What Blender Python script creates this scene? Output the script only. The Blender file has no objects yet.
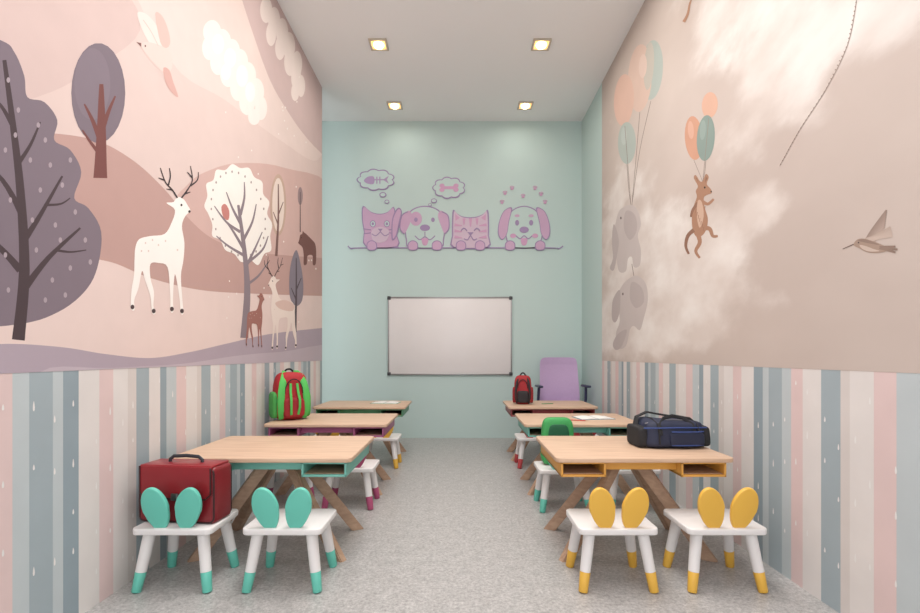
import bpy, bmesh, math, random
from mathutils import Vector, Matrix, noise
from mathutils.geometry import tessellate_polygon
random.seed(4)
scene=bpy.context.scene
COL=scene.collection
try: scene.view_settings.view_transform='Standard'
except Exception: pass

# ------------------------------------------------------------ constants
CAM_H=1.1; F=490.0
XL=-1.6; XR=1.616; YB=6.5; H=4.2
YLEND=5.68; YREND=5.575; DADO=1.035; Y0=-1.2

def lin(c):
    c=c/255.0
    return c/12.92 if c<=0.04045 else ((c+0.055)/1.055)**2.4
def rgb(t): return (lin(t[0]),lin(t[1]),lin(t[2]),1)

# ------------------------------------------------------------ materials
_m={}
def mat(name,col,rough=0.6,var=0.06,scale=8.0,bump=0.0,metal=0.0,emit=0,spec=None):
    key=(name,tuple(col))
    if key in _m: return _m[key]
    m=bpy.data.materials.new(name); m.use_nodes=True
    nt=m.node_tree; b=nt.nodes['Principled BSDF']
    b.inputs['Roughness'].default_value=rough
    b.inputs['Metallic'].default_value=metal
    if spec is not None: b.inputs['Specular IOR Level'].default_value=spec
    c=rgb(col)
    tc=nt.nodes.new('ShaderNodeTexCoord')
    n=nt.nodes.new('ShaderNodeTexNoise'); n.inputs['Scale'].default_value=scale; n.inputs['Detail'].default_value=4
    nt.links.new(tc.outputs['Object'],n.inputs['Vector'])
    mx=nt.nodes.new('ShaderNodeMix'); mx.data_type='RGBA'
    mx.inputs[6].default_value=tuple(min(1,x*(1-var)) for x in c[:3])+(1,)
    mx.inputs[7].default_value=tuple(min(1,x*(1+var)) for x in c[:3])+(1,)
    nt.links.new(n.outputs[0],mx.inputs[0]); nt.links.new(mx.outputs[2],b.inputs['Base Color'])
    if bump>0:
        bp=nt.nodes.new('ShaderNodeBump'); bp.inputs['Strength'].default_value=bump; bp.inputs['Distance'].default_value=0.002
        nt.links.new(n.outputs[0],bp.inputs['Height']); nt.links.new(bp.outputs[0],b.inputs['Normal'])
    if emit>0:
        b.inputs['Emission Color'].default_value=c; b.inputs['Emission Strength'].default_value=emit
    _m[key]=m; return m

def wood_mat(name,c1,c2):
    m=bpy.data.materials.new(name); m.use_nodes=True
    nt=m.node_tree; b=nt.nodes['Principled BSDF']; b.inputs['Roughness'].default_value=0.5
    tc=nt.nodes.new('ShaderNodeTexCoord'); mp=nt.nodes.new('ShaderNodeMapping')
    mp.inputs['Scale'].default_value=(1.2,14,14)
    n=nt.nodes.new('ShaderNodeTexNoise'); n.inputs['Scale'].default_value=3; n.inputs['Detail'].default_value=6; n.inputs['Distortion'].default_value=.4
    r=nt.nodes.new('ShaderNodeValToRGB'); r.color_ramp.elements[0].position=.3; r.color_ramp.elements[1].position=.72
    r.color_ramp.elements[0].color=rgb(c1); r.color_ramp.elements[1].color=rgb(c2)
    L=nt.links; L.new(tc.outputs['Object'],mp.inputs[0]); L.new(mp.outputs[0],n.inputs['Vector']); L.new(n.outputs[0],r.inputs[0]); L.new(r.outputs[0],b.inputs['Base Color'])
    return m

def stripe_mat(name,cols,w,phase):
    m=bpy.data.materials.new(name); m.use_nodes=True
    nt=m.node_tree; L=nt.links; b=nt.nodes['Principled BSDF']; b.inputs['Roughness'].default_value=0.75
    g=nt.nodes.new('ShaderNodeNewGeometry'); s=nt.nodes.new('ShaderNodeSeparateXYZ'); L.new(g.outputs['Position'],s.inputs[0])
    a=nt.nodes.new('ShaderNodeMath'); a.operation='ADD'; a.inputs[1].default_value=phase; L.new(s.outputs['Y'],a.inputs[0])
    d=nt.nodes.new('ShaderNodeMath'); d.operation='DIVIDE'; d.inputs[1].default_value=sum(w); L.new(a.outputs[0],d.inputs[0])
    f=nt.nodes.new('ShaderNodeMath'); f.operation='FRACT'; L.new(d.outputs[0],f.inputs[0])
    r=nt.nodes.new('ShaderNodeValToRGB'); r.color_ramp.interpolation='CONSTANT'
    T=sum(w); pos=0
    els=r.color_ramp.elements
    els[0].position=0; els[0].color=rgb(cols[0]); 
    pos=w[0]/T; els[1].position=pos; els[1].color=rgb(cols[1])
    for i in range(2,len(cols)):
        pos+=w[i-1]/T; e=els.new(pos); e.color=rgb(cols[i])
    L.new(f.outputs[0],r.inputs[0])
    n=nt.nodes.new('ShaderNodeTexNoise'); n.inputs['Scale'].default_value=5; n.inputs['Detail'].default_value=5
    L.new(g.outputs['Position'],n.inputs['Vector'])
    mr=nt.nodes.new('ShaderNodeMapRange'); mr.inputs[3].default_value=.9; mr.inputs[4].default_value=1.06; L.new(n.outputs[0],mr.inputs[0])
    mx=nt.nodes.new('ShaderNodeVectorMath'); mx.operation='SCALE'; L.new(r.outputs[0],mx.inputs[0]); L.new(mr.outputs[0],mx.inputs['Scale'])
    L.new(mx.outputs[0],b.inputs['Base Color'])
    return m

def floor_mat():
    m=bpy.data.materials.new('grey_terrazzo'); m.use_nodes=True
    nt=m.node_tree; L=nt.links; b=nt.nodes['Principled BSDF']; b.inputs['Roughness'].default_value=0.38
    g=nt.nodes.new('ShaderNodeNewGeometry')
    n=nt.nodes.new('ShaderNodeTexNoise'); n.inputs['Scale'].default_value=60; n.inputs['Detail'].default_value=9; n.inputs['Roughness'].default_value=.82
    L.new(g.outputs['Position'],n.inputs['Vector'])
    r=nt.nodes.new('ShaderNodeValToRGB'); e=r.color_ramp.elements
    e[0].position=.34; e[0].color=rgb((126,124,123)); e[1].position=.66; e[1].color=rgb((204,202,200))
    L.new(n.outputs[0],r.inputs[0])
    n2=nt.nodes.new('ShaderNodeTexNoise'); n2.inputs['Scale'].default_value=16; n2.inputs['Detail'].default_value=7
    L.new(g.outputs['Position'],n2.inputs['Vector'])
    mr=nt.nodes.new('ShaderNodeMapRange'); mr.inputs[1].default_value=.3; mr.inputs[2].default_value=.7; mr.inputs[3].default_value=.88; mr.inputs[4].default_value=1.08; L.new(n2.outputs[0],mr.inputs[0])
    mx=nt.nodes.new('ShaderNodeVectorMath'); mx.operation='SCALE'; L.new(r.outputs[0],mx.inputs[0]); L.new(mr.outputs[0],mx.inputs['Scale'])
    L.new(mx.outputs[0],b.inputs['Base Color'])
    return m

def cloud_mat():
    m=bpy.data.materials.new('cloudy_mural_paint'); m.use_nodes=True
    nt=m.node_tree; L=nt.links; b=nt.nodes['Principled BSDF']; b.inputs['Roughness'].default_value=0.85
    at=nt.nodes.new('ShaderNodeAttribute'); at.attribute_name='cloud'
    g=nt.nodes.new('ShaderNodeNewGeometry')
    mp=nt.nodes.new('ShaderNodeMapping'); mp.inputs['Scale'].default_value=(1,.55,1); L.new(g.outputs['Position'],mp.inputs[0])
    def N(sc,det,ro,dist=0):
        n=nt.nodes.new('ShaderNodeTexNoise'); n.inputs['Scale'].default_value=sc; n.inputs['Detail'].default_value=det; n.inputs['Roughness'].default_value=ro; n.inputs['Distortion'].default_value=dist
        L.new(mp.outputs[0],n.inputs['Vector']); return n
    n=N(2.3,8,.56,0)
    a=nt.nodes.new('ShaderNodeMath'); a.operation='MULTIPLY_ADD'; a.inputs[1].default_value=2.3; L.new(n.outputs[0],a.inputs[0]); L.new(at.outputs['Fac'],a.inputs[2])
    mr=nt.nodes.new('ShaderNodeMapRange'); mr.interpolation_type='SMOOTHSTEP'; mr.inputs[1].default_value=1.38; mr.inputs[2].default_value=2.0
    L.new(a.outputs[0],mr.inputs[0])
    n3=N(3.4,6,.5,0)
    r3=nt.nodes.new('ShaderNodeValToRGB'); e=r3.color_ramp.elements
    e[0].position=.36; e[0].color=rgb((208,197,190)); e[1].position=.62; e[1].color=rgb((226,220,215)); L.new(n3.outputs[0],r3.inputs[0])
    n4=N(1.1,4,.5)
    r4=nt.nodes.new('ShaderNodeValToRGB'); e=r4.color_ramp.elements
    e[0].position=.35; e[0].color=rgb((188,174,166)); e[1].position=.65; e[1].color=rgb((199,186,178)); L.new(n4.outputs[0],r4.inputs[0])
    mx=nt.nodes.new('ShaderNodeMix'); mx.data_type='RGBA'; L.new(mr.outputs[0],mx.inputs[0]); L.new(r4.outputs[0],mx.inputs[6]); L.new(r3.outputs[0],mx.inputs[7])
    L.new(mx.outputs[2],b.inputs['Base Color'])
    return m

WOOD=wood_mat('light_oak',(196,164,138),(216,186,160))
WOODD=wood_mat('oak_leg',(164,134,112),(188,158,133))
WHITE=mat('white_lacquer',(226,224,223),.4,.02)
TEALW=mat('teal_wall_paint',(188,208,205),.75,.02,1.5)
CEIL=mat('ceiling_paint',(241,241,241),.9,.01,1)

# ------------------------------------------------------------ mesh builder
class MB:
    def __init__(s): s.bm=bmesh.new()
    def add(s,t,mi=0,M=None):
        if M is not None: t.transform(M)
        for f in t.faces: f.material_index=mi
        me=bpy.data.meshes.new('tmp'); t.to_mesh(me); t.free()
        s.bm.from_mesh(me); bpy.data.meshes.remove(me)
    def rbox(s,size,c,bev=.004,mi=0,seg=2,rot=None):
        t=bmesh.new(); bmesh.ops.create_cube(t,size=1)
        bmesh.ops.scale(t,vec=size,verts=t.verts)
        if bev>0: bmesh.ops.bevel(t,geom=t.edges[:],offset=bev,segments=seg,profile=.5,affect='EDGES')
        M=Matrix.Translation(c)
        if rot is not None: M=M@rot
        s.add(t,mi,M)
    def slab(s,w,d,z0,z1,rad,bev,c=(0,0),mi=0,n=6):
        pts=[]
        for (sx,sy,a0) in ((1,1,0),(-1,1,90),(-1,-1,180),(1,-1,270)):
            for k in range(n+1):
                a=math.radians(a0+90*k/n)
                pts.append((c[0]+sx*(w/2-rad)+rad*math.cos(a), c[1]+sy*(d/2-rad)+rad*math.sin(a)))
        s.prism(pts,z0,z1,bev,mi)
    def prism(s,pts,z0,z1,bev=0,mi=0,M=None):
        t=bmesh.new()
        v=[t.verts.new((p[0],p[1],z0)) for p in pts]
        f=t.faces.new(v)
        r=bmesh.ops.extrude_face_region(t,geom=[f])
        vs=[e for e in r['geom'] if isinstance(e,bmesh.types.BMVert)]
        bmesh.ops.translate(t,vec=(0,0,z1-z0),verts=vs)
        bmesh.ops.recalc_face_normals(t,faces=t.faces[:])
        if bev>0:
            ed=[e for e in t.edges if abs(e.verts[0].co.z-e.verts[1].co.z)<1e-6]
            bmesh.ops.bevel(t,geom=ed,offset=bev,segments=3,profile=.5,affect='EDGES')
        s.add(t,mi,M)
    def cone(s,p1,p2,r1,r2,mi=0,seg=18,bev=0):
        p1=Vector(p1);p2=Vector(p2);d=p2-p1
        t=bmesh.new(); bmesh.ops.create_cone(t,cap_ends=True,segments=seg,radius1=r1,radius2=r2,depth=d.length)
        if bev>0:
            ed=[e for e in t.edges if abs(e.verts[0].co.z-e.verts[1].co.z)<1e-6]
            bmesh.ops.bevel(t,geom=ed,offset=bev,segments=2,profile=.5,affect='EDGES')
        M=Matrix.Translation((p1+p2)/2)@d.to_track_quat('Z','Y').to_matrix().to_4x4()
        s.add(t,mi,M)
    def sweep(s,pts,w,h,mi=0,n=10,closed=False,up=Vector((0,0,1))):
        pts=[Vector(p) for p in pts]
        t=bmesh.new(); rings=[]; N=len(pts)
        for i,p in enumerate(pts):
            if closed: d=pts[(i+1)%N]-pts[i-1]
            else: d=pts[min(i+1,N-1)]-pts[max(i-1,0)]
            d.normalize(); a=d.cross(up)
            if a.length<1e-3: a=d.cross(Vector((1,0,0)))
            a.normalize(); b=a.cross(d)
            rings.append([t.verts.new(p+a*(w/2*math.cos(2*math.pi*k/n))+b*(h/2*math.sin(2*math.pi*k/n))) for k in range(n)])
        M_=N if closed else N-1
        for i in range(M_):
            A=rings[i];B=rings[(i+1)%N]
            for k in range(n): t.faces.new((A[k],A[(k+1)%n],B[(k+1)%n],B[k]))
        if not closed:
            t.faces.new(rings[0]); t.faces.new(rings[-1])
        bmesh.ops.recalc_face_normals(t,faces=t.faces[:])
        s.add(t,mi)
    def puff(s,size,c,e1=.4,e2=.4,mi=0,nu=28,nv=18,lump=0.0,taper=0.0,seed=0):
        t=bmesh.new(); P=lambda x,e: math.copysign(abs(x)**e,x)
        rows=[]
        for j in range(nv+1):
            v=-math.pi/2+math.pi*j/nv; row=[]
            for i in range(nu):
                u=2*math.pi*i/nu
                x=P(math.cos(v),e1)*P(math.cos(u),e2); y=P(math.cos(v),e1)*P(math.sin(u),e2); z=P(math.sin(v),e1)
                k=1-taper*(z+1)/2
                q=Vector((x*size[0]/2*k,y*size[1]/2*k,z*size[2]/2))
                if lump: q+=q.normalized()*lump*noise.noise(q*9+Vector((seed,0,0))) if z>-.8 else Vector()
                row.append(q)
            rows.append(row)
        b0=t.verts.new(rows[0][0]); b1=t.verts.new(rows[-1][0])
        vr=[[t.verts.new(q) for q in r] for r in rows[1:-1]]
        for i in range(nu):
            t.faces.new((b0,vr[0][(i+1)%nu],vr[0][i])); t.faces.new((b1,vr[-1][i],vr[-1][(i+1)%nu]))
            for j in range(len(vr)-1):
                t.faces.new((vr[j][i],vr[j][(i+1)%nu],vr[j+1][(i+1)%nu],vr[j+1][i]))
        bmesh.ops.recalc_face_normals(t,faces=t.faces[:])
        s.add(t,mi,Matrix.Translation(c))
    def obj(s,name,mats,parent=None,smooth=35,loc=None):
        me=bpy.data.meshes.new(name); s.bm.to_mesh(me); s.bm.free()
        for m in mats: me.materials.append(m)
        if smooth:
            me.polygons.foreach_set('use_smooth',[True]*len(me.polygons))
            me.set_sharp_from_angle(angle=math.radians(smooth))
        o=bpy.data.objects.new(name,me); COL.objects.link(o)
        if parent: o.parent=parent
        if loc: o.location=loc
        return o

def thing(name,label,cat,loc,rz=0,group=None):
    o=bpy.data.objects.new(name,None); o.empty_display_size=.1; COL.objects.link(o)
    o.location=loc; o.rotation_euler[2]=rz; o['label']=label; o['category']=cat
    if group: o['group']=group
    return o
def struct(o): o['kind']='structure'; return o

def box_obj(name,a,b,mats):
    m=MB(); a=Vector(a);b=Vector(b); m.rbox(b-a,(a+b)/2,0); return m.obj(name,mats,smooth=0)

# ------------------------------------------------------------ shell
T=.12
struct(box_obj('floor',(XL-1.3,Y0,-T),(XR+T,YB+T,0),[floor_mat()]))
struct(box_obj('ceiling',(XL-1.3,Y0,H),(XR+T,YB+T,H+T),[CEIL]))
struct(box_obj('wall_back',(XL-1.3,YB,0),(XR+T,YB+T,H),[TEALW]))
struct(box_obj('wall_alcove',(XL-1.3-T,YLEND-1.0,0),(XL-1.3,YB+T,H),[TEALW]))
BL=(158,171,177);LB=(186,195,198);WH=(219,214,211);PK=(217,194,192);DB=(144,159,167);BG=(209,202,198)
cols=[BL,LB,DB,WH,PK,WH,BG,BL,WH,DB,LB,PK,WH,BG,BL,WH,PK,LB]
ws=[.10,.05,.08,.12,.09,.10,.06,.10,.09,.06,.09,.10,.12,.05,.11,.12,.08,.07]
DROP=mat('raindrop_print',(226,224,222),.8)
def wall_side(name,x0,x1,xin,sgn,yend,phase,extra=None):
    m=MB()
    m.rbox(((x1-x0),yend-Y0,H),((x0+x1)/2,(yend+Y0)/2,H/2),0,mi=0)
    if extra: m.rbox(((x1-x0),extra-yend,H),((x0+x1)/2,(yend+extra)/2,H/2),0,mi=2)
    y=0.9
    while y<yend-.05:
        y+=random.uniform(.07,.13); z=random.uniform(.04,.3)
        while z<DADO-.06:
            l=random.uniform(.011,.02); w=.0042
            t=bmesh.new()
            pts=[(w*math.sin(2*math.pi*k/10)*(1-.5*math.cos(2*math.pi*k/10)),l*math.cos(2*math.pi*k/10)) for k in range(10)]
            t.faces.new([t.verts.new((xin+sgn*.0008,y+p[0],z+p[1])) for p in pts])
            m.add(t,1); z+=random.uniform(.16,.4)
    o=m.obj(name,[stripe_mat('striped_wallpaper_'+name[5:],cols,ws,phase),DROP,TEALW],smooth=0); return struct(o)
wall_side('wall_left',XL-T,XL,XL,1,YLEND,1.47-1.8+.10+sum(ws))
wall_side('wall_right',XR,XR+T,XR,-1,YREND,0.72,extra=YB)

# ------------------------------------------------------------ flat artwork
def cr(pts,closed=True,n=5):
    out=[];N=len(pts)
    R=range(N) if closed else range(N-1)
    for i in R:
        if closed: p0,p1,p2,p3=pts[i-1],pts[i],pts[(i+1)%N],pts[(i+2)%N]
        else: p0,p1,p2,p3=pts[max(i-1,0)],pts[i],pts[i+1],pts[min(i+2,N-1)]
        for k in range(n):
            t=k/n;t2=t*t;t3=t2*t
            out.append(tuple(.5*((2*p1[j])+(-p0[j]+p2[j])*t+(2*p0[j]-5*p1[j]+4*p2[j]-p3[j])*t2+(-p0[j]+3*p1[j]-3*p2[j]+p3[j])*t3) for j in (0,1)))
    if not closed: out.append(tuple(pts[-1]))
    return out
def clip(poly,box):
    for ax,val,sg in ((0,box[0],1),(0,box[1],-1),(1,box[2],1),(1,box[3],-1)):
        out=[];N=len(poly)
        for i in range(N):
            a=poly[i-1];b=poly[i]
            ia=(a[ax]-val)*sg>=0; ib=(b[ax]-val)*sg>=0
            if ia!=ib:
                t=(val-a[ax])/(b[ax]-a[ax]); out.append((a[0]+(b[0]-a[0])*t,a[1]+(b[1]-a[1])*t))
            if ib: out.append(b)
        poly=out
        if len(poly)<3: return []
    return poly
class Art:
    """flat shapes drawn on a wall plane; P maps drawing units to wall metres (u,v), Q maps (u,v,height) to 3-D"""
    def __init__(s,P,Q,box,step=.000009,thick=0): s.P=P;s.Q=Q;s.box=box;s.v=[];s.f=[];s.mi=[];s.mats=[];s.step=step;s.h=.0008;s.thick=thick
    def m(s,c):
        mm=c if not isinstance(c,tuple) else mat('mural_paint',c,.85,.05,6)
        if mm not in s.mats: s.mats.append(mm)
        return s.mats.index(mm)
    def raw(s,w,c):
        w=clip(w,s.box)
        q=[]
        for p in w:
            if not q or abs(p[0]-q[-1][0])+abs(p[1]-q[-1][1])>1e-5: q.append(p)
        w=q
        if len(w)<3: return
        s.h+=s.step; mi=s.m(c)
        tris=tessellate_polygon([[Vector((a,b,0)) for a,b in w]])
        k=len(s.v); h=s.h+s.thick
        s.v+= [s.Q(a,b,h) for a,b in w]
        for t in tris: s.f.append(tuple(k+i for i in t)); s.mi.append(mi)
        if s.thick:
            k2=len(s.v); s.v+=[s.Q(a,b,0) for a,b in w]; N=len(w)
            for i in range(N): s.f.append((k+i,k+(i+1)%N,k2+(i+1)%N,k2+i)); s.mi.append(mi)
    def poly(s,pts,c,smooth=True,n=5):
        if smooth: pts=cr(pts,True,n)
        s.raw([s.P(*p) for p in pts],c)
    def land(s,top,c):
        """band from a smooth crest line down to the bottom of the panel"""
        q=[s.P(*p) for p in cr(top,False,8)]
        s.raw([(s.box[0]-.1,s.box[2]-.1),(s.box[0]-.1,q[0][1])]+q+[(s.box[1]+.1,q[-1][1]),(s.box[1]+.1,s.box[2]-.1)],c)
    def ell(s,x,y,rx,ry,c,rot=0,n=26):
        a=math.radians(rot)
        s.poly([(x+rx*math.cos(t)*math.cos(a)-ry*math.sin(t)*math.sin(a),y+rx*math.cos(t)*math.sin(a)+ry*math.sin(t)*math.cos(a)) for t in [2*math.pi*k/n for k in range(n)]],c,False)
    def stroke(s,pts,w0,w1,c,n=5,smooth=True):
        q=cr(pts,False,n) if smooth and len(pts)>2 else pts
        L=[];R=[];N=len(q)
        for i,p in enumerate(q):
            a=q[max(i-1,0)];b=q[min(i+1,N-1)]
            dx,dy=b[0]-a[0],b[1]-a[1];l=math.hypot(dx,dy) or 1
            w=(w0+(w1-w0)*i/(N-1))/2
            L.append((p[0]-dy/l*w,p[1]+dx/l*w));R.append((p[0]+dy/l*w,p[1]-dx/l*w))
        s.poly(L+R[::-1],c,False)
    def obj(s,name,parent=None):
        me=bpy.data.meshes.new(name); me.from_pydata([tuple(v) for v in s.v],[],s.f)
        for m in s.mats: me.materials.append(m)
        me.polygons.foreach_set('material_index',s.mi); me.update()
        o=bpy.data.objects.new(name,me); COL.objects.link(o)
        if parent: o.parent=parent
        return o

# ---- left mural (drawing units measured from the photograph, converted to metres on the wall)
def PL(x,y): s=(460-x)/1.6; return (F/s, CAM_H-(y-355)/s)
def QL(u,v,h): return Vector((XL+h,u,v))
A=Art(PL,QL,(Y0,YLEND,DADO,H))
SKY=(214,193,187)
A.raw([(Y0,DADO),(YLEND,DADO),(YLEND,H),(Y0,H)],SKY)
A.poly([(-190,-150),(0,-60),(110,-20),(140,30),(90,70),(40,96),(-60,120),(-190,110)],(206,183,178))
A.poly([(120,-60),(200,-60),(255,20),(318,110),(318,160),(280,140),(225,100),(170,60)],(220,201,195))
A.poly([(230,-60),(300,-10),(330,60),(330,150),(318,150),(290,115),(262,60)],(197,174,172))
# soft clouds
CW=(231,222,217);CW2=(237,231,227)
cl1=((212,32,9,12),(222,42,9,13),(209,48,7,12),(232,52,8,13),(218,62,8,13),(240,62,8,13),(228,74,8,13),(248,76,8,14),(238,88,8,13),(256,92,8,14),(247,102,8,13),(261,108,6,12),(254,117,6,8),(230,60,9,14),(244,82,8,14))
for e in cl1: A.ell(*e,CW)
for (x,y,rx,ry) in ((218,44,6,10),(230,58,6,10),(226,72,5,8),(242,76,6,11),(250,92,5,10)): A.ell(x,y,rx,ry,CW2)
cl2=((266,10,6,13),(274,20,6,13),(271,34,5,12),(282,32,6,14),(280,48,5,12),(289,46,6,14),(290,62,6,14),(297,64,5,13),(296,78,5,12),(301,86,4,11),(295,92,4,9))
for e in cl2: A.ell(*e,(224,210,205))
# hills
A.poly([(172,215),(188,184),(210,170),(240,163),(285,168),(335,196),(335,330),(180,320)],(202,170,163))
A.land([(-190,190),(-60,146),(20,134),(60,134),(100,142),(135,162),(165,190),(188,218),(215,240),(255,252),(322,258)],(184,150,143))
A.land([(-190,330),(-60,290),(20,268),(70,258),(110,262),(150,278),(200,290),(260,294),(322,296)],(221,200,194))
A.land([(-190,400),(-60,352),(0,344),(60,347),(105,354),(150,358),(190,352),(225,344),(270,334),(322,328)],(170,156,167))
A.poly([(40,372),(110,368),(180,364),(235,356),(280,352),(345,350),(345,430),(40,430)],(184,171,180))
# dark left bush tree
TP=(123,110,120)
A.poly([(-190,40),(-150,-30),(-100,0),(-60,20),(0,40),(14,52),(24,76),(27,97),(44,102),(57,120),(54,140),(70,150),(81,172),(74,198),(88,208),(101,232),(97,268),(84,292),(58,312),(20,324),(-60,330),(-150,330),(-190,240)],TP)
TR=(70,56,60)
A.stroke([(18,340),(24,270),(20,190),(12,120),(4,60)],13,4,TR)
A.stroke([(23,290),(48,258),(80,228)],8,2,TR); A.stroke([(24,240),(40,215),(62,176)],7,2,TR)
A.stroke([(22,215),(2,180),(-30,150)],7,2,TR); A.stroke([(20,270),(-10,240),(-60,215)],8,2,TR)
A.stroke([(17,165),(30,145),(40,122)],5,1.5,TR); A.stroke([(12,125),(0,105),(-16,92)],5,1.5,TR)
A.stroke([(55,250),(70,252),(86,250)],3,1,TR); A.stroke([(44,205),(60,204),(70,198)],3,1,TR)
for p in [(8,80),(18,110),(38,125),(45,140),(30,160),(50,165),(62,185),(40,190),(10,200),(5,150),(75,212),(85,240),(70,268),(52,280),(45,300),(60,240),(36,250),(8,290),(5,255),(65,295),(90,262),(32,220),(55,225),(-20,120),(-30,200),(-20,280),(70,160),(15,135)]:
    A.ell(p[0],p[1],1.8,2.8,(165,151,158),n=10)
# round tree
A.ell(98,93,27,50,(121,108,118)); A.ell(92,84,18,36,(127,114,124))
RT=(116,69,65)
A.stroke([(100,178),(101,130),(101,84)],14,4,RT); A.stroke([(100,140),(92,120),(84,104)],6,1.5,RT); A.stroke([(101,132),(108,112),(115,96)],6,1.5,RT); A.stroke([(100,155),(90,142),(82,130)],4,1.5,RT)
# bird in the sky: body with head up, two raised wings and a long tail
A.poly([(137,13),(146,14),(156,25),(163,40),(158,50),(150,44),(142,30)],(230,212,206),n=4)
A.poly([(155,14),(161,15),(167,27),(170,42),(166,48),(160,42)],(214,182,174),n=4)
A.poly([(140,44),(147,42),(156,44),(165,48),(171,55),(172,66),(168,73),(160,70),(150,60),(144,52)],(224,200,193),n=4)
A.poly([(163,68),(169,70),(173,82),(178,97),(171,92),(165,82)],(204,164,156),n=3)
A.stroke([(143,20),(151,32),(158,46)],.8,.6,(208,184,177)); A.poly([(141,43),(136,42),(141,47)],(130,94,90),False); A.ell(145,46,.8,1.1,(90,66,64),n=8)
# snow dots
for i in range(36):
    x=random.uniform(225,318); y=random.uniform(60,330)
    A.ell(x,y,.6,1.0,(232,223,218),n=6)
# white leafy tree
WT=(237,231,225)
A.poly([(208,214),(204,206),(207,196),(206,184),(213,180),(216,170),(225,170),(232,164),(240,168),(249,168),(254,177),(262,182),(263,194),(269,202),(267,214),(272,224),(270,236),(271,250),(264,254),(258,265),(250,260),(241,262),(234,254),(225,250),(220,240),(212,236),(212,225)],WT)
for k_ in range(26):
    t=2*math.pi*k_/26; A.ell(238+27*math.cos(t)+3*math.sin(t),214+42*math.sin(t)+5*math.cos(t),.8,1.4,(160,144,142),n=6)
GT=(134,120,127)
A.stroke([(244,338),(247,290),(244,250),(238,205)],8,2.5,GT)
for b in ([(245,268),(254,250),(262,232)],[(244,250),(232,230),(220,214)],[(243,240),(252,222),(256,204)],[(241,225),(232,208),(226,192)],[(240,215),(244,198),(244,182)],[(246,285),(258,276),(268,262)],[(243,255),(228,246),(216,236)],[(240,232),(226,222),(214,206)],[(248,262),(262,250),(268,236)]): A.stroke(b,3.2,.9,GT)
A.poly([(221,207),(225,204),(229,211),(228,220),(223,217)],(190,124,117),n=3)
# ochre outlined tree
A.ell(278,205,8,31,(190,163,147)); A.ell(278,205,6,27,(222,205,195)); A.stroke([(276,256),(278,220),(278,184)],2.6,1,(120,88,83))
A.stroke([(278,225),(273,212)],1.4,.7,(120,88,83)); A.stroke([(278,215),(283,202)],1.4,.7,(120,88,83))
# slate tree
A.poly([(289,280),(291,262),(296,250),(300,262),(303,282),(302,300),(296,306),(290,298)],(128,119,130)); A.stroke([(295,332),(296,295),(296,258)],2.6,.8,(80,67,74))
A.stroke([(296,300),(291,288)],1.4,.7,(80,67,74)); A.stroke([(296,290),(301,278)],1.4,.7,(80,67,74))
A.ell(300,196,2.5,9,(150,128,130)); A.stroke([(300,232),(300,192)],1,.6,(90,72,73))
# bear walking
A.poly([(299,240),(300,235),(302,234),(302.5,231),(304,232.5),(306,234),(309,237),(312,240),(315,244),(316,252),(315.5,264),(312.5,264.5),(312.5,256),(309,255),(307,257),(306.5,264),(303.5,264.5),(303.5,256),(302.5,248),(300,245),(298,243)],(114,76,70),n=3)
A.ell(301,237.5,.4,.7,(50,34,32),n=6)
# deer
DEER=[(190,211),(185,216),(181.5,226),(184,243),(183,260),(180.5,276),(182,300),(183,313),(180.5,313),(178.6,295),(174.5,274),(172.5,298),(173,311),(170.2,311),(169.5,290),(167,267),(158,263),(150,264),(150,278),(153.5,292),(153,306),(155,313),(151.8,313),(149.8,296),(144.5,280),(141.5,271),(138,288),(133.8,300),(134,310),(130.5,308),(131,290),(133.5,275),(134,260),(135,247),(139,239),(150,236),(164,234),(171,223),(174.5,210),(166,203),(173,202),(177,197),(183,199),(187,205)]
def deer(x0,x1,y0,y1,c,ant,mirror=False,hoof=True,ac=(62,50,53)):
    def tf(p):
        u=(p[0]-129)/61; v=(p[1]-197)/116
        if mirror: u=1-u
        return (x0+u*(x1-x0), y0+v*(y1-y0))
    sc=(x1-x0)/61
    A.poly([tf(p) for p in DEER],c,n=4)
    if hoof:
        for p in ((181.6,311),(171.5,309),(153.3,311),(132,307)): A.ell(*tf(p),2.0*sc,2.4*sc,(78,62,63),n=8)
    if ant:
        for st in ([(177,198),(172,190),(165,182),(160,168)],[(168,185),(170,176),(169,168)],[(164,180),(158,178)],[(172,190),(166,189)],
                   [(181,198),(187,190),(192,180),(190,166)],[(190,186),(197,180),(198,172)],[(192,178),(187,172)],[(184,194),(190,192)]):
            A.stroke([tf(p) for p in st],1.7*sc,.8*sc,ac)
    for p in ((145,243),(152,240),(158,245),(148,251),(165,241),(141,251),(177,250)): A.ell(*tf(p),.8*sc,1.1*sc,(216,196,188),n=8)
    A.ell(*tf((181,205)),1.1*sc,1.3*sc,(60,50,50),n=8); A.ell(*tf((189,211.5)),1.3*sc,1.4*sc,(60,50,50),n=8)
deer(129,190,197,313,(242,236,231),True)
deer(268,297,276,349,(231,215,206),True,mirror=True)
A.poly([(275,303),(284,300),(293,304),(292,311),(280,309)],(214,185,175),n=4)
deer(245,264,293,347,(154,104,95),False,mirror=False)
mu=A.obj('wall_mural'); mu['label']='pink woodland wall mural with deer, trees, hills and clouds'; mu['category']='mural'

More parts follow.
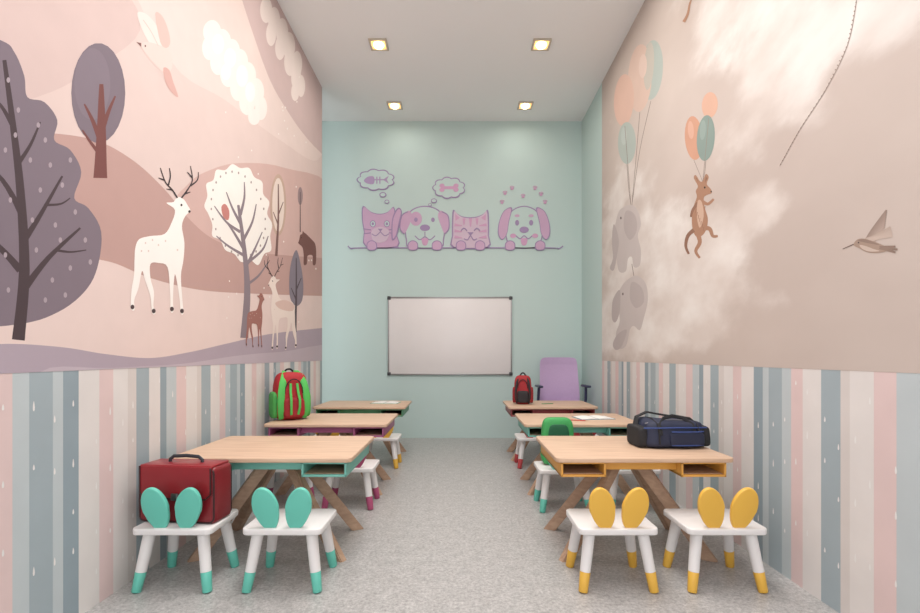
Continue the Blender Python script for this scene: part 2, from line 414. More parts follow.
# ---- right mural
def PR(x,y): s=(x-460)/1.616; return (F/s, CAM_H-(y-355)/s)
def QR(u,v,h): return Vector((XR-h,u,v))
A=Art(PR,QR,(Y0,YREND,DADO,H)); A.mats.append(cloud_mat())
blobs=[(750,5,65,40,1.0),(830,20,65,42,.9),(905,5,50,40,.7),(715,50,32,36,.6),(775,75,48,42,.9),(808,118,32,32,.6),(745,140,32,32,.55),(765,205,33,36,.85),(715,235,42,36,.75),(645,200,38,42,.65),(680,265,48,36,.75),(620,260,30,50,.6),(745,285,46,28,.6),(680,320,58,27,.75),(630,335,50,30,.75),(625,130,25,35,.3),(790,300,28,18,.3)]
bad=[(850,235,75,75,-.6),(890,320,80,60,-.6),(665,40,20,60,-.3),(690,165,22,30,-.3),(860,150,50,35,-.3)]
nu_=150;nv_=84; k=len(A.v); cl=[]
for j in range(nv_+1):
    for i in range(nu_+1):
        u=.3+(YREND-.3)*i/nu_; v=DADO+(H-DADO)*j/nv_
        A.v.append(QR(u,v,.0008)); s_=F/u; px=460+1.616*s_; py=355-(v-CAM_H)*s_
        c=0
        for b in blobs+bad: c+=b[4]*math.exp(-((px-b[0])/b[2])**2-((py-b[1])/b[3])**2)
        cl.append(max(-.6,min(1.0,c)))
for j in range(nv_):
    for i in range(nu_):
        a=k+j*(nu_+1)+i; A.f.append((a,a+1,a+nu_+2,a+nu_+1)); A.mi.append(0)
a=len(A.v); A.v+=[QR(Y0,DADO,.0008),QR(.3,DADO,.0008),QR(.3,H,.0008),QR(Y0,H,.0008)]; A.f.append((a,a+1,a+2,a+3)); A.mi.append(0)
A.h=.0012
TE=(172,182,176);PE=(210,184,171);OR=(198,150,126);DT=(132,148,141);STR=(140,125,117)
A.ell(652,70,11,30,TE,4); A.ell(640,78,12,34,PE,3); A.ell(624,100,10,26,(212,178,163),3); A.ell(627,143,9,21,TE)
A.ell(649,66,5,24,(190,184,174),4); A.ell(643,66,4,12,(216,193,182),3); A.ell(624,136,3,9,(180,190,185))
for st in ([(651,101),(640,150),(632,205)],[(640,112),(636,160),(632,205)],[(625,126),(628,165),(631,205)],[(627,164),(629,190),(631,205)]): A.stroke(st,.5,.45,STR)
EL=(194,184,181);ED=(181,170,168)
A.poly([(618,214),(624,207),(632,205),(638,211),(641,224),(638,236),(641,250),(640,265),(634,267),(632,257),(628,259),(626,271),(619,271),(616,254),(613,240)],EL)
A.poly([(614,224),(612,240),(613,258),(610,268),(614,270),(617,256),(619,240)],ED); A.poly([(626,211),(635,215),(637,230),(630,240),(624,228)],ED)
A.poly([(622,286),(630,278),(638,276),(646,284),(648,300),(644,318),(640,330),(634,326),(630,330),(626,346),(618,348),(616,334),(620,320),(617,300)],EL)
A.poly([(620,290),(613,300),(612,318),(616,322),(620,310)],ED); A.poly([(632,282),(642,288),(644,302),(636,308),(630,298)],ED)
A.poly([(627,330),(622,346),(616,350),(613,344),(618,334)],ED); A.ell(621,218,.8,1.4,(116,104,101)); A.ell(623,294,.8,1.4,(116,104,101))
A.stroke([(632,264),(634,276)],.6,.6,STR)
A.ell(710,105,8,13,(208,167,146),5); A.ell(694,138,9,22,OR,-4); A.ell(706,138,9,23,DT,4); A.ell(691,130,3,9,(207,164,144),-4); A.ell(703,130,3,10,(143,158,152),4)
for st in ([(709,118),(706,150),(703,182)],[(694,160),(699,172),(703,182)],[(706,161),(705,172),(703,182)]): A.stroke(st,.5,.45,STR)
# furry brown animal with big ears held by the strings
BR=(163,123,99);BD=(138,101,82)
A.poly([(698,186),(694,178),(696,175),(700,181),(703,181),(706,174),(709,177),(707,184),(711,189),(712,193),(707,195),(704,198),(705,208),(708,218),(707,228),(703,235),(697,237),(693,230),(692,218),(694,206),(697,197),(696,191)],BR,n=4)
A.stroke([(702,201),(708,204),(714,199)],3.8,2.2,BR); A.stroke([(698,203),(693,210),(691,217)],3.4,2.0,BD)
A.stroke([(704,228),(710,229),(713,236),(718,236)],5,2.2,BR); A.stroke([(697,231),(700,242),(696,251),(700,258)],5,2.2,BR)
A.stroke([(694,230),(688,236),(686,246),(689,254)],4.2,2.2,BD); A.poly([(698,201),(702,202),(704,216),(700,228),(697,216)],(195,164,144),n=3)
for i in range(9): A.stroke([(695+i*1.3,206+i*3%24),(694.5+i*1.3,210+i*3%24)],.6,.3,BD)
A.poly([(696,178),(697,178),(699,183)],BD,False); A.poly([(706,177),(708,178),(705,183)],BD,False); A.ell(705,187.5,.9,1.1,(50,36,32),n=8); A.ell(711.5,191.5,.8,.8,(70,50,44),n=8)
# hummingbird
HB=(160,138,124);HD=(140,119,107);HP=(192,174,162)
for i in range(9):
    f=i/8; A.stroke([(867+f*7,241),(873+f*6,230+f*3),(887-f*2,210+f*17)],4.6,1.8,(146+int(24*f),127+int(24*f),117+int(24*f)))
for i in range(7):
    f=i/6; A.stroke([(866+f*4,240),(876+f*3,236+f*2),(891+f*2,227+f*9)],4.2,2.0,(176+int(14*f),158+int(14*f),147+int(14*f)))
A.stroke([(843,249),(850,246),(857,243)],.7,1.2,(110,94,86))
A.poly([(854,245),(857,240),(862,238.5),(868,239.5),(876,242),(884,245.5),(890,249),(884,252),(876,253),(867,252),(860,248.5)],HB,n=4)
A.poly([(860,245),(866,246),(874,249),(880,251),(870,251.5),(863,249)],HP,n=4)
A.poly([(858,240.5),(864,239),(872,241.3),(880,245),(870,243.5),(863,242)],HD,n=4)
A.ell(859,242.6,.8,.8,(50,40,38),n=8)
for q in ((896,246.5),(898,249.5),(896,252.5)): A.stroke([(880,247.5),q],3.4,2.0,HD)
A.stroke([(860,-30),(857,0),(848,45),(826,90),(800,130),(780,166)],.7,.5,(148,132,123))
P4=[(857,0),(848,45),(826,90),(800,130),(780,166)]
for t in range(40):
    f=(t+.5)/40; i=min(3,int(f*4)); a=P4[i];b=P4[i+1];g=f*4-i
    A.ell(a[0]+(b[0]-a[0])*g,a[1]+(b[1]-a[1])*g,.7,.7,(134,117,108),n=6)
A.stroke([(684,22),(688,14),(690,4),(693,-4)],3,1.2,BR)
mu=A.obj('wall_mural'); mu['label']='beige cloudy sky wall mural with animals floating under balloons'; mu['category']='mural'
at=mu.data.attributes.new('cloud','FLOAT','POINT'); vals=[0.0]*len(mu.data.vertices)
for i,c in enumerate(cl): vals[k+i]=c
at.data.foreach_set('value',vals)

# ---- back wall cut-out decal
SB=F/YB
def PB(x,y): return ((x-460)/SB, CAM_H-(y-355)/SB)
def QB(u,v,h): return Vector((u,YB-h,v))
bb=(-9,9,0,H)
LI=mat('lilac_cutout',(196,162,191),.6); PU=mat('purple_cutout',(154,134,172),.6); PA=TEALW; PKK=mat('pink_cutout',(200,156,188),.6)
PAL=mat('pale_pink_cutout',(202,182,199),.6)
dec=thing('wall_decal','lilac cut-out decal of peeking cats and dogs with thought bubbles','decal',(0,0,0))
def newA(): return Art(PB,QB,bb,.0004,.009)
def fin(A,n): return A.obj(n,dec)
A=newA(); A.stroke([(348,246),(352,249),(362,248),(460,248),(548,248),(558,249),(563,246)],1.1,1.1,PU)
fin(A,'base_line')
def paws(A,xs):
    for x in xs:
        A.poly([(x-4,250),(x-5,244),(x-2,241),(x+2,241),(x+5,244),(x+4,250)],PU); A.poly([(x-3.3,249.3),(x-4.2,244.5),(x-1.7,241.8),(x+1.7,241.8),(x+4.2,244.5),(x+3.3,249.3)],LI)
# cat one
A=newA(); c1=[(363,206),(371,212),(380,214),(388,212),(394,207),(396,218),(396,232),(398,247),(366,247),(364,232),(362,218)]
A.poly(c1,PU,n=3); A.poly([(380+(x-380)*.945,228+(y-228)*.95) for x,y in c1],LI,n=3)
for e in ((373,224),(387,224)): A.ell(e[0],e[1],3,3.4,PU); A.ell(e[0],e[1],2.3,2.7,PA); A.ell(e[0],e[1],1.2,1.5,PU)
A.poly([(372,231),(380,227),(389,231),(387,240),(380,243),(373,240)],PAL)
A.poly([(378,229),(383,229),(380.5,232)],PU,False); A.stroke([(380.5,232),(376,236),(372,234)],.9,.9,PU); A.stroke([(380.5,232),(385,236),(389,234)],.9,.9,PU)
for s_ in (-1,1):
    for q in (0,3): A.stroke([(380+s_*9,230+q),(380+s_*16,229+q*1.6)],.8,.6,PU)
A.poly([(392,222),(395,212),(399,208),(402,212),(400,222),(397,236),(392,240)],PU); A.poly([(393,222),(396,213),(399,209.5),(401,212.5),(399,222),(396,235),(393,238)],LI)
paws(A,[372]); fin(A,'cat_figure')
# dog two
A=newA(); d2=[(408,214),(415,208),(425,206),(435,208),(442,214),(445,226),(444,240),(440,248),(410,248),(406,240),(405,226)]
A.poly(d2,PU); A.poly([(425+(x-425)*.945,228+(y-228)*.945) for x,y in d2],PA)
A.poly([(409,211),(402,216),(400,228),(404,234),(409,226),(412,216)],LI); A.poly([(441,211),(448,216),(449,228),(445,234),(441,226),(438,216)],LI)
A.ell(416,219,6,7,LI); A.ell(416,220,1.8,2.2,PU); A.ell(433,220,1.8,2.2,PU); A.ell(425,228,5,3.2,PU)
A.stroke([(425,232),(425,237)],.9,.9,PU); A.stroke([(415,236),(420,240),(425,237),(430,240),(435,236)],1,1,PU); A.poly([(422,239),(428,239),(427,245),(423,245)],PKK)
A.stroke([(408,212),(402,216),(400,228),(404,234)],1,1,PU); A.stroke([(442,212),(448,216),(449,228),(445,234)],1,1,PU)
paws(A,[413,437]); fin(A,'dog_figure')
# cat three: wide striped head with two ears
A=newA(); c3=[(453,210),(457,213.5),(462,216.5),(470,217.5),(478,216.5),(484,213.5),(488,210),(489,222),(489,236),(488,248),(453,248),(452,236),(452,222)]
A.poly(c3,PU,n=3); A.poly([(470.5+(x-470.5)*.93,231+(y-231)*.93) for x,y in c3],PAL,n=3)
A.poly([(455,214),(460,218),(455.5,221)],PKK,False); A.poly([(486,214),(481,218),(485.5,221)],PKK,False)
for x,l in ((464,225),(470.5,227),(477,225)): A.stroke([(x,218.5),(x,l)],3.2,1.3,PKK)
for y in (225,231,237):
    A.stroke([(454.5,y),(462,y+1)],3.0,.9,PKK); A.stroke([(486.5,y),(479,y+1)],3.0,.9,PKK)
for x in (464,477): A.stroke([(x-3,231),(x,228.5),(x+3,231)],1.2,1.2,PU)
A.poly([(467.5,232.5),(473.5,232.5),(470.5,236)],PU,False); A.stroke([(464,239),(467.5,240),(470.5,236),(473.5,240),(477,239)],1,1,PU)
paws(A,[461,480]); fin(A,'cat_figure')
# dog four
A=newA(); d4=[(508,216),(514,209),(524,206),(534,209),(540,216),(543,230),(541,242),(536,248),(512,248),(507,242),(505,230)]
A.poly(d4,PU); A.poly([(524+(x-524)*.945,228+(y-228)*.95) for x,y in d4],PA)
for s_ in (-1,1):
    e=[(524+s_*x,y) for x,y in ((12,208),(20,211),(25,222),(26,234),(22,240),(17,234),(15,222))]
    A.poly(e,PU); cx=524+s_*20; A.poly([(cx+(x-cx)*.87,225+(y-225)*.94) for x,y in e],LI)
    A.ell(524+s_*7,223,2,2.8,PU); A.ell(524+s_*11,236,3,2.2,PKK); A.ell(524+s_*7,216,2.6,1.4,LI)
A.ell(524,230,4.6,3.2,PU); A.stroke([(516,236),(520,239),(524,236),(528,239),(532,236)],1,1,PU); A.poly([(521,239),(527,239),(526,245),(522,245)],PKK)
paws(A,[510,540]); fin(A,'dog_figure')
for (cx,cy,kind) in ((376,180,'fish'),(449,188,'bone')):
    A=newA(); w=19 if kind=='fish' else 16.5
    pts=[]
    nb=9
    for k_ in range(nb*6):
        t=2*math.pi*k_/(nb*6); r=1+.16*abs(math.sin(nb*t/2))
        pts.append((cx+w*r*math.cos(t)*.88,cy+10.5*r*math.sin(t)*.92))
    A.poly(pts,PU,False); A.poly([(cx+(x-cx)*.935,cy+(y-cy)*.89) for x,y in pts],PA,False)
    if kind=='fish':
        IC=mat('light_purple_cutout',(170,148,184),.6)
        A.poly([(cx-12,cy+1),(cx-8,cy-3),(cx-2,cy-3),(cx-2,cy+4),(cx-8,cy+4)],IC,n=3); A.stroke([(cx-2,cy),(cx+8,cy)],1.2,1.2,IC)
        for q in (1,4): A.stroke([(cx+q,cy-3),(cx+q,cy+4)],1.2,1.2,IC)
        A.poly([(cx+7,cy),(cx+13,cy-4),(cx+11,cy),(cx+13,cy+4)],IC,False)
        for e in ((383,195,3.5,2.6),(387,202,2.4,2)): A.ell(*e,PU); A.ell(e[0],e[1],e[2]*.7,e[3]*.65,PA)
    else:
        A.stroke([(cx-6,cy),(cx+6,cy)],3,3,PKK)
        for sx in (-1,1):
            for sy in (-1,1): A.ell(cx+sx*7,cy+sy*2,2.6,2.2,PKK)
        for e in ((434,201,3,2.3),(430,205,1.8,1.5)): A.ell(*e,PU); A.ell(e[0],e[1],e[2]*.7,e[3]*.65,PA)
    fin(A,'thought_bubble')
for (x,y) in ((502,202),(505,193),(512,188),(523,196),(535,188),(541,194),(545,202)):
    A=newA(); A.ell(x,y+.8,1.5,1.2,PKK)
    for dx in (-1.6,0,1.6): A.ell(x+dx,y-1.4+abs(dx)*.25,.55,.75,PKK,n=10)
    fin(A,'paw_print')

# ------------------------------------------------------------ whiteboard
wb=thing('whiteboard','white magnetic whiteboard with thin grey frame and dark corners','whiteboard',(-.133,YB,1.352))
W_,H_=1.643,1.035
m=MB(); m.rbox((W_-.02,.012,H_-.02),(0,-.012,0),.001); m.obj('board_surface',[mat('board_white',(226,222,222),.3,.02)],wb)
m=MB()
for sg in (-1,1):
    m.rbox((W_,.024,.018),(0,-.014,sg*(H_/2-.009)),.003); m.rbox((.018,.024,H_),(sg*(W_/2-.009),-.014,0),.003)
m.obj('frame',[mat('aluminium_frame',(150,150,150),.35,.03,metal=.6)],wb)
for sx in (-1,1):
    for sz in (-1,1):
        m=MB(); m.rbox((.045,.03,.045),(sx*(W_/2-.016),-.016,sz*(H_/2-.016)),.008,seg=3); m.obj('corner_cap',[mat('corner_plastic',(60,60,64),.5)],wb)

# ------------------------------------------------------------ desks
def desk(col,cname,loc,w):
    o=thing('school_desk','light oak school desk with %s cubbies and splayed legs'%cname,'desk',loc,group='classroom desks in two rows')
    cm=mat(cname.replace(' ','_')+'_panel',col,.45,.03); D=.70
    m=MB(); m.slab(w,D,.546,.57,.03,.004); m.obj('desk_top',[WOOD],o)
    cw=.235;ch=.08;cd=D-.06
    for sx in (-1,1):
        m=MB(); cx=sx*(w/2-.03-cw/2); zc=.546-ch/2; t=.012
        m.rbox((cw,cd,t),(cx,0,.546-ch+t/2),.003); m.rbox((cw,cd,t),(cx,0,.546-t/2-.001),.003)
        m.rbox((t,cd,ch),(cx-cw/2+t/2,0,zc-.001),.003); m.rbox((t,cd,ch),(cx+cw/2-t/2,0,zc-.001),.003)
        m.rbox((cw-.01,.01,ch-.01),(cx,.05,zc),.001,mi=1)
        m.rbox((cw-2*t-.002,cd-.03,.003),(cx,0,.546-ch+t+.002),0,mi=1)
        m.obj('storage_cubby',[cm,WOODD],o)
    for sy in (-1,1):
        m=MB(); m.rbox((w-.06-2*cw,.02,.055),(0,sy*(D/2-.10),.518),.004); m.obj('apron',[cm],o)
    m=MB(); m.rbox((.34,.32,.03),(0,0,.531),.006); m.obj('centre_block',[WOODD],o)
    for sx in (-1,1):
        for sy in (-1,1):
            a=Vector((sx*.05,sy*.07,.515)); b=Vector((sx*.385,sy*.235,0)); 
            d=b-a; 
            ax=Vector((sx*.335,sy*.165,0)).normalized(); zz=d.normalized(); yy=zz.cross(ax).normalized(); xx=yy.cross(zz)
            R=Matrix((xx,yy,zz)).transposed().to_4x4()
            t=bmesh.new(); bmesh.ops.create_cube(t,size=1); bmesh.ops.scale(t,vec=(.062,.045,d.length+.06),verts=t.verts)
            bmesh.ops.bevel(t,geom=t.edges[:],offset=.005,segments=2,affect='EDGES')
            t.transform(Matrix.Translation((a+b)/2)@R)
            for pc,pn,ci,co_ in (((0,0,0.0005),(0,0,1),True,False),((0,0,.54),(0,0,1),False,True)):
                bmesh.ops.bisect_plane(t,geom=t.verts[:]+t.edges[:]+t.faces[:],plane_co=pc,plane_no=pn,clear_inner=ci,clear_outer=co_)
                ed=[e for e in t.edges if e.is_boundary]
                if ed: bmesh.ops.edgeloop_fill(t,edges=ed)
            m=MB(); m.add(t); m.obj('leg',[WOODD],o)
    return o
YD=(2.865,4.1,5.35)
LX,LWd=-1.035,.95; RX,RWd=.955,.92
dk=[((118,186,173),'mint green'),((164,90,130),'magenta'),((84,146,108),'green')]
for i,(c,n) in enumerate(dk): desk(c,n,(LX,YD[i],0),LWd)
dk=[((218,162,76),'orange yellow'),((118,186,173),'mint green'),((146,64,68),'dark red')]
for i,(c,n) in enumerate(dk): desk(c,n,(RX,YD[i],0),RWd)

# ------------------------------------------------------------ bunny chairs
def chair(col,cname,loc,rz=0):
    o=thing('bunny_chair',"white child's chair with %s rabbit-ear backrest and dipped leg tips"%cname,'chair',loc,rz,group='rabbit-ear chairs at the desks')
    cm=mat(cname.replace(' ','_')+'_lacquer',col,.4,.02)
    m=MB(); m.slab(.37,.31,.268,.298,.03,.006); m.obj('seat',[WHITE],o)
    for sx in (-1,1):
        pts=[]
        for k_ in range(32):
            t=2*math.pi*k_/32; z=math.sin(t); x=math.cos(t)*(1-.16*(1-z)*.5*(1 if z<0 else .4))
            pts.append((x*.062,z*.105+.1))
        M=Matrix.Translation((sx*.052,-.124,.290))@Matrix.Rotation(math.radians(8),4,'X')@Matrix.Rotation(math.radians(sx*13),4,'Y')@Matrix.Rotation(math.radians(90),4,'X')
        m=MB(); m.prism(pts,-.011,.011,.006,0,M); m.obj('ear_backrest',[cm],o)
    for sx in (-1,1):
        for sy in (-1,1):
            a=Vector((sx*.125,sy*.10,.27)); b=Vector((sx*.165,sy*.14,0)); q=a.lerp(b,.66)
            m=MB(); m.cone(a,q,.027,.0245); l=m.obj('leg',[WHITE],o)
            m=MB(); m.cone(q,b+Vector((0,0,.002)),.0247,.021,bev=.003); m.obj('leg_tip',[cm],l)
    return o
MI=((102,194,176),'mint');YE=((226,178,72),'yellow');MG=((172,78,116),'magenta');RE=((186,68,72),'red')
yc=2.41
for x in (-1.335,-.825): chair(*MI,(x,yc,0))
for x in (.735,1.24): chair(*YE,(x,yc,0))
for x in (-1.3,-.80): chair(*MG,(x,3.62,0))
for x in (.74,1.22): chair(*MI,(x,3.56,0))
for x in (-1.28,-.78): chair(*YE,(x,4.88,0))
for x in (.74,1.2): chair(*RE,(x,4.88,0))

# ------------------------------------------------------------ bags
BK=mat('black_fabric',(34,34,37),.8,.1,60,.3); 
def arch(w,h,x=0,y=0,z=0,n=14):
    return [(x-w/2*math.cos(math.pi*i/n),y,z+h*math.sin(math.pi*i/n)) for i in range(n+1)]
def backpack(label,loc,rz,size,body,pocket,side,trim,band=.03):
    w,d,h=size
    o=thing('backpack',label,'backpack',loc,rz)
    F_=lambda c: mat('bag_fabric',c,.7,.08,50,.3)
    m=MB(); m.puff((w,d,h),(0,0,h/2),.45,.5,lump=.006,taper=.12); m.obj('body',[F_(body)],o,60)
    m=MB(); m.puff((w*.62,d*.45,h*.42),(0,-d*.40,h*.27),.4,.45,lump=.004); m.obj('front_pocket',[F_(pocket)],o,60)
    for sx in (-1,1):
        m=MB(); m.sweep([(sx*w*.30,-d*.34,h*.05),(sx*w*.36,-d*.50,h*.2),(sx*w*.37,-d*.52,h*.4),(sx*w*.35,-d*.5,h*.6),(sx*w*.30,-d*.44,h*.78),(sx*w*.22,-d*.3,h*.92),(sx*w*.15,-d*.05,h*.99),(sx*w*.13,d*.2,h*.97)],band,.02,up=Vector((0,-1,.2)))
        m.obj('accent_band',[F_(trim)],o,60)
    for sx in (-1,1):
        m=MB(); m.puff((w*.18,d*.7,h*.55),(sx*w*.47,0,h*.32),.5,.5); m.obj('side_pocket',[F_(side)],o,60)
    m=MB(); m.sweep(arch(w*.52,h*.30,0,-d*.50,h*.56),.008,.008,up=Vector((0,1,0))); m.obj('zipper',[BK],o)
    m=MB(); m.sweep(arch(w*.26,.035,0,d*.15,h*.97),.016,.01,up=Vector((0,1,0))); m.obj('top_handle',[BK],o)
    for sx in (-1,1):
        m=MB(); m.sweep([(sx*w*.16,d*.42,h*.86),(sx*w*.2,d*.6,h*.75),(sx*w*.25,d*.68,h*.5),(sx*w*.27,d*.6,h*.25),(sx*w*.28,d*.42,h*.1)],.045,.014,up=Vector((0,1,0))); m.obj('shoulder_strap',[BK],o)
    return o
bp=backpack('red and green school backpack standing on a desk',(-1.405,4.05,.57),math.radians(36),(.28,.21,.39),(168,34,42),(150,30,38),(72,162,78),(80,182,86),.056)
for sx in (-1,1):
    m=MB(); m.sweep([(sx*.028,-.128,.05),(sx*.034,-.15,.11),(sx*.034,-.148,.17),(sx*.03,-.116,.235),(sx*.026,-.104,.30)],.02,.01,up=Vector((0,-1,0))); m.obj('accent_band',[mat('bag_fabric',(80,182,86))],bp,60)
backpack('small red school backpack with black trim standing on a desk',(.68,5.3,.57),math.radians(-8),(.20,.14,.31),(160,36,42),(40,36,40),(140,32,38),(40,36,40),.022)
# plain green rucksack
o=thing('backpack','smooth rounded green backpack with dark centre on a small chair','backpack',(.715,3.60,.298),0)
GR=mat('green_fabric',(60,156,84),.6,.06,50,.2);GD=mat('dark_green_fabric',(28,92,60),.7,.08,50,.2)
m=MB(); m.puff((.25,.11,.345),(0,0,.172),.38,.35,taper=.12); m.obj('body',[GR],o,60)
m=MB(); m.puff((.165,.03,.25),(0,-.052,.175),.42,.4,taper=.12); m.obj('front_panel',[GD],o,60)
# red satchel
o=thing('school_satchel','dark red glossy satchel with front flap standing on a chair','bag',(-1.345,2.408,.298),math.radians(-6))
R1=mat('red_leather',(124,28,36),.3,.1,20,.15);R2=mat('red_flap_leather',(140,32,40),.28,.1,20,.15)
DK=mat('dark_red_piping',(50,14,18),.4)
w=.39;d=.148;h=.268
m=MB(); m.rbox((w,d,h),(0,0,h/2),.02,seg=4); m.obj('body',[R1],o)
pts=[(-(w/2-.012),0),(w/2-.012,0),(w/2-.012,-.13),(w/2-.04,-.155),(-(w/2-.04),-.155),(-(w/2-.012),-.13)]
M=Matrix.Translation((0,-d/2+.004,h+.004))@Matrix.Rotation(math.radians(90),4,'X')
m=MB(); m.prism(pts,0,.012,.004,0,M); m.rbox((w-.024,d-.004,.012),(0,-.006,h+.003),.005,seg=3); m.obj('flap',[R2],o)
e=[(p[0]*.985,-d/2-.009,h+.004+p[1]*.985) for p in pts[2:]+[pts[0]]]; e=[(pts[1][0]*.985,-d/2-.009,h)]+e
m=MB(); m.sweep(e,.008,.008,up=Vector((0,1,0))); m.obj('flap_edge',[DK],o)
def rrect(w,h,r,y,z,n=5):
    out=[]
    for (sx,sz,a0) in ((1,1,0),(-1,1,90),(-1,-1,180),(1,-1,270)):
        for k_ in range(n+1):
            a=math.radians(a0+90*k_/n); out.append((sx*(w/2-r)+r*math.cos(a),y,z+sz*(h/2-r)+r*math.sin(a)))
    return out
for sy in (-1,1):
    m=MB(); m.sweep(rrect(w-.012,h-.015,.025,sy*(d/2-.003),h/2),.009,.009,closed=True,up=Vector((0,1,0))); m.obj('piping',[DK],o)
m=MB(); m.rbox((.036,.012,.034),(0,-d/2-.010,h-.14),.004); m.obj('clasp',[mat('buckle_metal',(120,118,118),.3,.03,metal=.9)],o)
m=MB(); m.sweep([(-.085,0,h),(-.083,0,h+.022),(-.065,0,h+.036),(0,0,h+.040),(.065,0,h+.036),(.083,0,h+.022),(.085,0,h)],.018,.012,up=Vector((0,1,0))); m.obj('carry_handle',[mat('handle_grey',(50,52,58),.4)],o)
# navy duffel
o=thing('duffel_bag','navy sports bag with black ends and blue trim on a desk','bag',(1.22,2.88,.57),math.radians(4))
NV=mat('navy_fabric',(34,40,64),.7,.12,50,.4);NB=mat('blue_trim',(50,72,132),.6,.1,50,.3)
m=MB(); m.puff((.39,.25,.155),(0,0,.078),.35,.4,lump=.024,seed=3,nu=40,nv=24,taper=.12); m.obj('body',[NV],o,70)
m=MB(); m.puff((.20,.05,.08),(.05,-.112,.055),.35,.3,lump=.006); m.obj('front_pocket',[NV],o,60)
for z in (.022,.098):
    m=MB(); m.sweep([(-.04,-.128,z),(.0,-.138,z),(.05,-.14,z),(.10,-.138,z),(.145,-.128,z)],.007,.007); m.obj('trim_line',[NB],o)
m=MB(); m.sweep([(-.185,-.09,.115),(-.1,-.118,.118),(0,-.122,.12),(.1,-.118,.118),(.185,-.09,.115)],.008,.008); m.obj('trim_line',[NB],o)
for sx in (-1,1):
    m=MB(); m.puff((.06,.19,.12),(sx*.185,0,.062),.35,.4,lump=.008); m.obj('end_pocket',[BK],o,60)
m=MB(); m.sweep([(-.16,-.05,.135),(-.09,-.05,.15),(0,-.05,.156),(.09,-.05,.152),(.16,-.05,.135)],.008,.008); m.obj('zipper',[mat('zip_grey',(120,120,126),.4)],o)
m=MB(); m.sweep([(-.10,-.125,.08),(-.095,-.1,.135),(-.06,-.07,.168),(0,-.05,.178),(.06,-.06,.168),(.095,-.1,.135),(.10,-.125,.08)],.022,.01,up=Vector((0,1,0))); m.obj('carry_handle',[BK],o)
m=MB(); m.sweep([(-.19,.02,.11),(-.17,.04,.165),(-.10,.06,.19),(-.03,.08,.176),(.08,.07,.158),(.16,.03,.14),(.2,.0,.09)],.032,.012); m.obj('shoulder_strap',[BK],o)
for x in (-.11,.12):
    m=MB(); m.sweep([(x,-.128,.03),(x,-.124,.09),(x,-.10,.135),(x,-.03,.158),(x,.05,.155),(x,.10,.13)],.018,.006,up=Vector((1,0,0))); m.obj('webbing',[BK],o)

# ------------------------------------------------------------ notebooks
PAP=mat('paper',(236,234,230),.8,.02)
def notebook(loc,rz,cov,label):
    o=thing('open_notebook',label,'book',loc,rz)
    m=MB(); m.rbox((.30,.21,.003),(0,0,.0015),.0005); m.obj('cover',[mat('book_cover',cov,.6)],o)
    for sx in (-1,1):
        m=MB(); t=bmesh.new(); n=8
        rows=[]
        for i in range(n+1):
            f=i/n; x=sx*(.003+f*.138); z=.004+.009*math.sin(math.pi*min(1,f*1.1+.05))**.7*(1-.4*f) if f<.93 else .0045
            rows.append((t.verts.new((x,-.098,z)),t.verts.new((x,.098,z)),t.verts.new((x,-.098,.003)),t.verts.new((x,.098,.003))))
        for i in range(n):
            a,b=rows[i],rows[i+1]; t.faces.new((a[0],b[0],b[1],a[1])); t.faces.new((a[0],a[2],b[2],b[0])); t.faces.new((a[1],b[1],b[3],a[3]))
        bmesh.ops.recalc_face_normals(t,faces=t.faces[:])
        m.add(t); m.obj('page_block',[PAP],o)
notebook((1.12,4.12,.57),.15,(80,130,150),'open notebook with white pages on a desk')
notebook((-.82,5.42,.57),-.1,(90,150,120),'open notebook with white pages lying on an oak desk')
def pencil(loc,rz,c):
    o=thing('pencil','short coloured wooden pencil lying on a desk','pencil',loc,rz)
    m=MB(); m.cone((-.07,0,.004),(.06,0,.004),.004,.004,seg=6); m.obj('shaft',[mat('pencil_paint',c,.4)],o)
    m=MB(); m.cone((.06,0,.004),(.078,0,.004),.004,.0006,seg=6); m.obj('tip',[WOOD],o)
pencil((.95,3.95,.57),-.3,(200,70,60)); pencil((.95,5.3,.57),.2,(70,140,90))

# ------------------------------------------------------------ office chair
o=thing('office_chair','lilac upholstered office chair with dark blue armrests','chair',(1.25,6.0,0),math.radians(3))
LC=mat('lilac_fabric',(188,163,199),.8,.06,40,.2);NVP=mat('navy_plastic',(52,56,84),.4)
m=MB(); t=bmesh.new(); bmesh.ops.create_grid(t,x_segments=18,y_segments=20,size=.5)
for v in t.verts:
    a,b=v.co.x*2,v.co.y*2; r=(abs(a)**9+abs(b)**9)**(1/9); mxx=max(abs(a),abs(b)) or 1; k_=mxx/r if r else 1
    a*=k_;b*=k_; v.co=Vector((a*.245*(1-.04*b),.02+.05*a*a*-1+.03*math.sin(b*2),b*.29))
bmesh.ops.solidify(t,geom=t.faces[:],thickness=.05)
M=Matrix.Translation((0,.17,.78)); m.add(t,0,M); m.obj('backrest',[LC],o,60)
m=MB(); m.puff((.5,.48,.1),(0,-.04,.46),.5,.35); m.obj('seat',[LC],o,60)
for sx in (-1,1):
    m=MB(); m.rbox((.055,.26,.028),(sx*.29,-.02,.72),.012,seg=3); m.sweep([(sx*.22,.02,.43),(sx*.285,.02,.46),(sx*.295,0,.56),(sx*.29,-.02,.71)],.035,.025,up=Vector((0,1,0))); m.obj('armrest',[NVP],o)
m=MB(); m.sweep([(0,.1,.42),(0,.2,.45),(0,.235,.55),(0,.22,.75)],.06,.02,up=Vector((0,1,0))); m.obj('back_support',[NVP],o)
m=MB(); m.cone((0,0,.08),(0,0,.42),.03,.022); m.obj('gas_column',[BK],o)
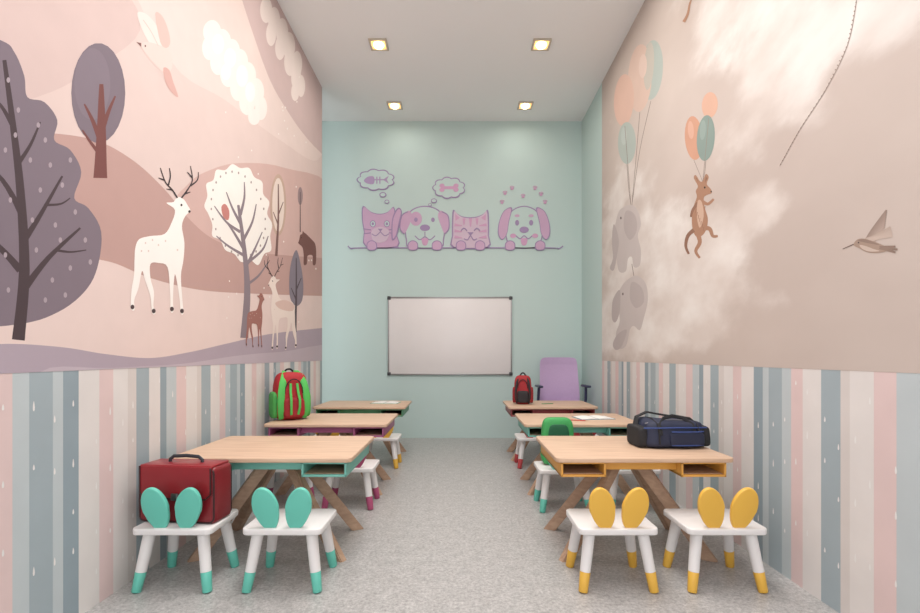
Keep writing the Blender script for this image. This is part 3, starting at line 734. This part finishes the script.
for k_ in range(5):
    a=2*math.pi*k_/5+.3; e=Vector((.26*math.cos(a),.26*math.sin(a),.075))
    m=MB(); m.cone((0,0,.1),e,.025,.016); m.obj('base_arm',[NVP],o)
    m=MB(); q=Vector((-math.sin(a),math.cos(a),0))*.02; m.cone(e-q+Vector((0,0,-.045)),e+q+Vector((0,0,-.045)),.03,.03,bev=.004); m.cone(e+Vector((0,0,-.04)),e+Vector((0,0,.01)),.008,.008); m.obj('caster',[BK],o)

# ------------------------------------------------------------ downlights
LENS=mat('lamp_glow',(255,224,172),.4,0,emit=9)
def frame(m,so,si,z0,z1,mi=0):
    w=(so-si)/2
    for sg in (-1,1):
        m.rbox((so,w,z1-z0),(0,sg*(si+w)/2,(z0+z1)/2),.003,mi); m.rbox((w,si,z1-z0),(sg*(si+w)/2,0,(z0+z1)/2),.003,mi)
for (x,y) in ((-.81,4.885),(.81,4.885),(-.81,6.08),(.81,6.08)):
    o=thing('recessed_downlight','small square ceiling downlight glowing warm white','lamp',(x,y,H),group='ceiling downlights')
    m=MB(); frame(m,.18,.135,-.014,0); m.obj('lamp_frame',[mat('downlight_trim',(190,180,164),.4)],o)
    # domed glass projecting slightly so that it grazes the ceiling with a warm halo
    m=MB(); m.puff((.105,.105,.06),(0,0,-.01),1,1,nu=24,nv=12); m.obj('lamp_lens',[LENS],o)
    m=MB(); m.rbox((.135,.135,.004),(0,0,-.003),0); m.obj('lamp_housing',[mat('lamp_reflector',(240,190,118),.3,emit=1.2)],o)
for y,e_ in ((6.08,1.8),(4.885,8),(3.69,12)):
    for x in (-.81,.81):
        l=bpy.data.lights.new('downlight_beam','AREA'); l.shape='DISK'; l.size=.13; l.energy=e_; l.color=(1,.95,.88)
        b=bpy.data.objects.new('downlight_beam',l); COL.objects.link(b); b.location=(x if y<6 else x*.9,y,H-.05)
for y,e_ in ((1.0,28),(2.7,52)):  # added soft overhead fill, out of view; the room has no such fixture
    l=bpy.data.lights.new('added_fill_light','AREA'); l.shape='RECTANGLE'; l.size=1.2; l.size_y=1.6; l.energy=e_; l.color=(1,.985,.965)
    l.spread=math.radians(145)
    b=bpy.data.objects.new('added_fill_light',l); COL.objects.link(b); b.location=(0,y,H-.03)

w=bpy.data.worlds.new('World'); scene.world=w; w.use_nodes=True
w.node_tree.nodes['Background'].inputs[0].default_value=(.99,.99,1,1); w.node_tree.nodes['Background'].inputs[1].default_value=2.1

cam=bpy.data.cameras.new('camera'); co=bpy.data.objects.new('camera',cam); COL.objects.link(co)
co.location=(0,0,CAM_H); co.rotation_euler=(math.radians(90),0,0)
cam.sensor_width=36; cam.lens=36*F/920; cam.shift_y=(355-306.5)/920; cam.clip_start=.05
scene.camera=co
